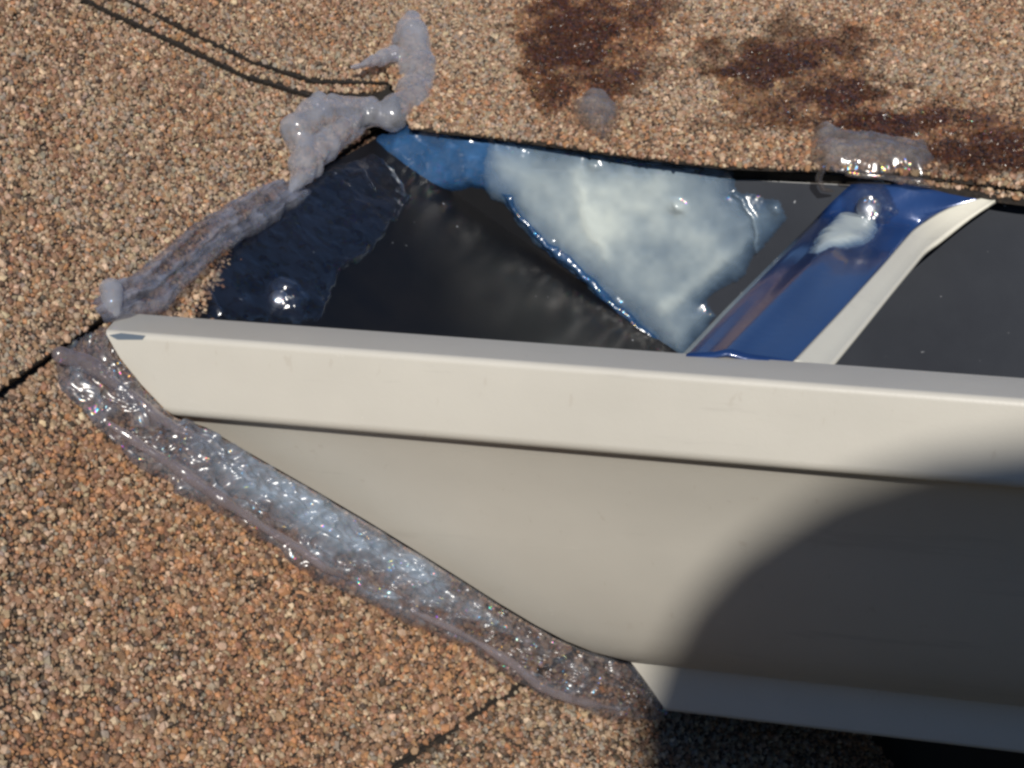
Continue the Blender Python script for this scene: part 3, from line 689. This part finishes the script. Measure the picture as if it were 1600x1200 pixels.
# ------------------------------------------------------------------ screws buried in sealant
def screw(k, xy, base, label, rad=3.2, tilt=0.0):
    o_, e1, e2, nn = frame(k)
    c = lift(k, [xy], base)[0]
    root = empty('screw', tuple(c)); tag(root, label, "screw")
    V, F = [], []
    prof = [(0.0, rad*0.62), (rad*0.4, rad*0.58), (rad*0.75, rad*0.42), (rad*0.95, rad*0.16), (rad, 0.0), (rad*0.4, -0.1), (rad*0.35, -9), (0, -11)]
    K = 24
    for r_, h_ in prof:
        for i in range(K):
            a = 2*math.pi*i/K
            V.append(c+e1*math.cos(a)*r_+e2*math.sin(a)*r_+nn*h_)
    for i in range(len(prof)-1):
        for j in range(K): F.append((i*K+j, i*K+(j+1) % K, (i+1)*K+(j+1) % K, (i+1)*K+j))
    s = mesh_obj('screw_head', V, F, ZINC, smooth=True); adopt(s, root)
    return root
screw('N', [(0.0, -0.0)][0], 0.9, "round screw head on the hanger strap capped by a shiny silicone dab", 3.0)
o_ = dab('sealant_dab', 'N', [(-5.22, -3.01), (-5.5, 3.48), (-2.49, 7.3), (2.75, 7.71), (5.7, 4.49), (7.12, -1.17), (4.11, -5.26), (-1.08, -6.65), (-4.05, -5.74)], 2.6, 1.6, SIL_CLEAR, 0.3, 0.2, 0.6, 0.3, 41, bodyk=0.6)
tag(o_, "shiny round dab of silicone over the screw on the hanger strap", "sealant", "clear silicone sealant")
o_ = dab('sealant_smear', 'K', [(76.05, 83.56), (83.26, 77.96), (76.49, 66.59), (69.65, 59.26), (62.68, 56.67), (54.89, 52.23), (54.39, 55.6), (66.81, 72.67)], 1.5, 1.5, SIL_MILK, 0.3, 0.9, 0.2, 0.07, 43, bodyk=1.2, n2=0.1, body0=0.25)
tag(o_, "white smear of silicone wiped down the hanger strap below the screw", "sealant", "clear silicone sealant")
screw('P', [(-0.06, 0.75)][0], 0.8, "bright screw head in the black gutter end near the front lip", 2.2)
o_ = dab('sealant_dab', 'P', [(-3.3, -1.42), (-2.88, 3.68), (0.04, 6.45), (4.13, 5.33), (6.42, 1.63), (5.64, -3.01), (0.88, -3.71)], 2.6, 1.4, SIL_CLEAR, 0.3, 0.2, 0.6, 0.35, 44, bodyk=0.5)
tag(o_, "small foggy dab of silicone over the screw in the black gutter end", "sealant", "clear silicone sealant")

# ------------------------------------------------------------------ photographer whose head throws the round shadow
CLOTH, n, bs, out = new_mat("dark_jacket"); bs.inputs['Base Color'].default_value = (0.05, 0.06, 0.09, 1); bs.inputs['Roughness'].default_value = 0.9
HAIRM, n, bs, out = new_mat("brown_hair"); bs.inputs['Base Color'].default_value = (0.05, 0.03, 0.02, 1); bs.inputs['Roughness'].default_value = 0.7
HEAD = np.array((505.0, -1074.0, 472.0))
def skin_body(name, pts, edges, rad, root=0, lvl=2, mat=CLOTH, parent=None):
    me = bpy.data.meshes.new(name); me.from_pydata([tuple(np.array(p)*MM) for p in pts], edges, [])
    o = link(bpy.data.objects.new(name, me)); me.materials.append(mat)
    o.modifiers.new('skin', 'SKIN'); ss = o.modifiers.new('sub', 'SUBSURF'); ss.levels = ss.render_levels = lvl
    for i, v in enumerate(me.skin_vertices[0].data): v.radius = (rad[i][0]*MM, rad[i][1]*MM); v.use_root = (i == root)
    return o
def hp(x, y, z): return HEAD + np.array((x, y, z))
SKINM, n, bs, out = new_mat("skin"); bs.inputs['Base Color'].default_value = (0.42, 0.26, 0.19, 1); bs.inputs['Roughness'].default_value = 0.55
# kneeling figure on the left slope, leaning towards the gutter
def slope_z(x, y): return -0.99*x+0.224*y-3
kx, ky = HEAD[0]+40, HEAD[1]-260
pel = np.array((kx, ky, HEAD[2]-640.0))
pts = [pel, pel+np.array((-5, 60, 190)), pel+np.array((-15, 150, 400)), hp(0, -45, -150), hp(0, -15, -75), hp(0, 0, 0), hp(0, 5, 60),
       pel+np.array((-110, 130, 395)), pel+np.array((-190, 250, 250)), hp(-150, 120, -190),
       pel+np.array((130, 130, 395)), pel+np.array((230, 250, 230)), hp(170, 150, -190),
       pel+np.array((-90, 20, -30)), pel+np.array((-130, 260, -150)), pel+np.array((-120, -60, -260)),
       pel+np.array((90, 20, -30)), pel+np.array((140, 230, -330)), pel+np.array((150, -90, -420))]
edges = [(0, 1), (1, 2), (2, 3), (3, 4), (4, 5), (5, 6), (2, 7), (7, 8), (8, 9), (2, 10), (10, 11), (11, 12), (0, 13), (13, 14), (14, 15), (0, 16), (16, 17), (17, 18)]
rad = [(140, 110), (135, 100), (150, 95), (60, 60), (58, 60), (80, 92), (66, 78), (60, 60), (45, 45), (32, 32), (60, 60), (45, 45), (32, 32), (80, 80), (62, 62), (45, 45), (80, 80), (62, 62), (45, 45)]
pr = skin_body('person', pts, edges, rad)
tag(pr, "person in a dark jacket kneeling on the roof out of frame, casting the round shadow", "person")
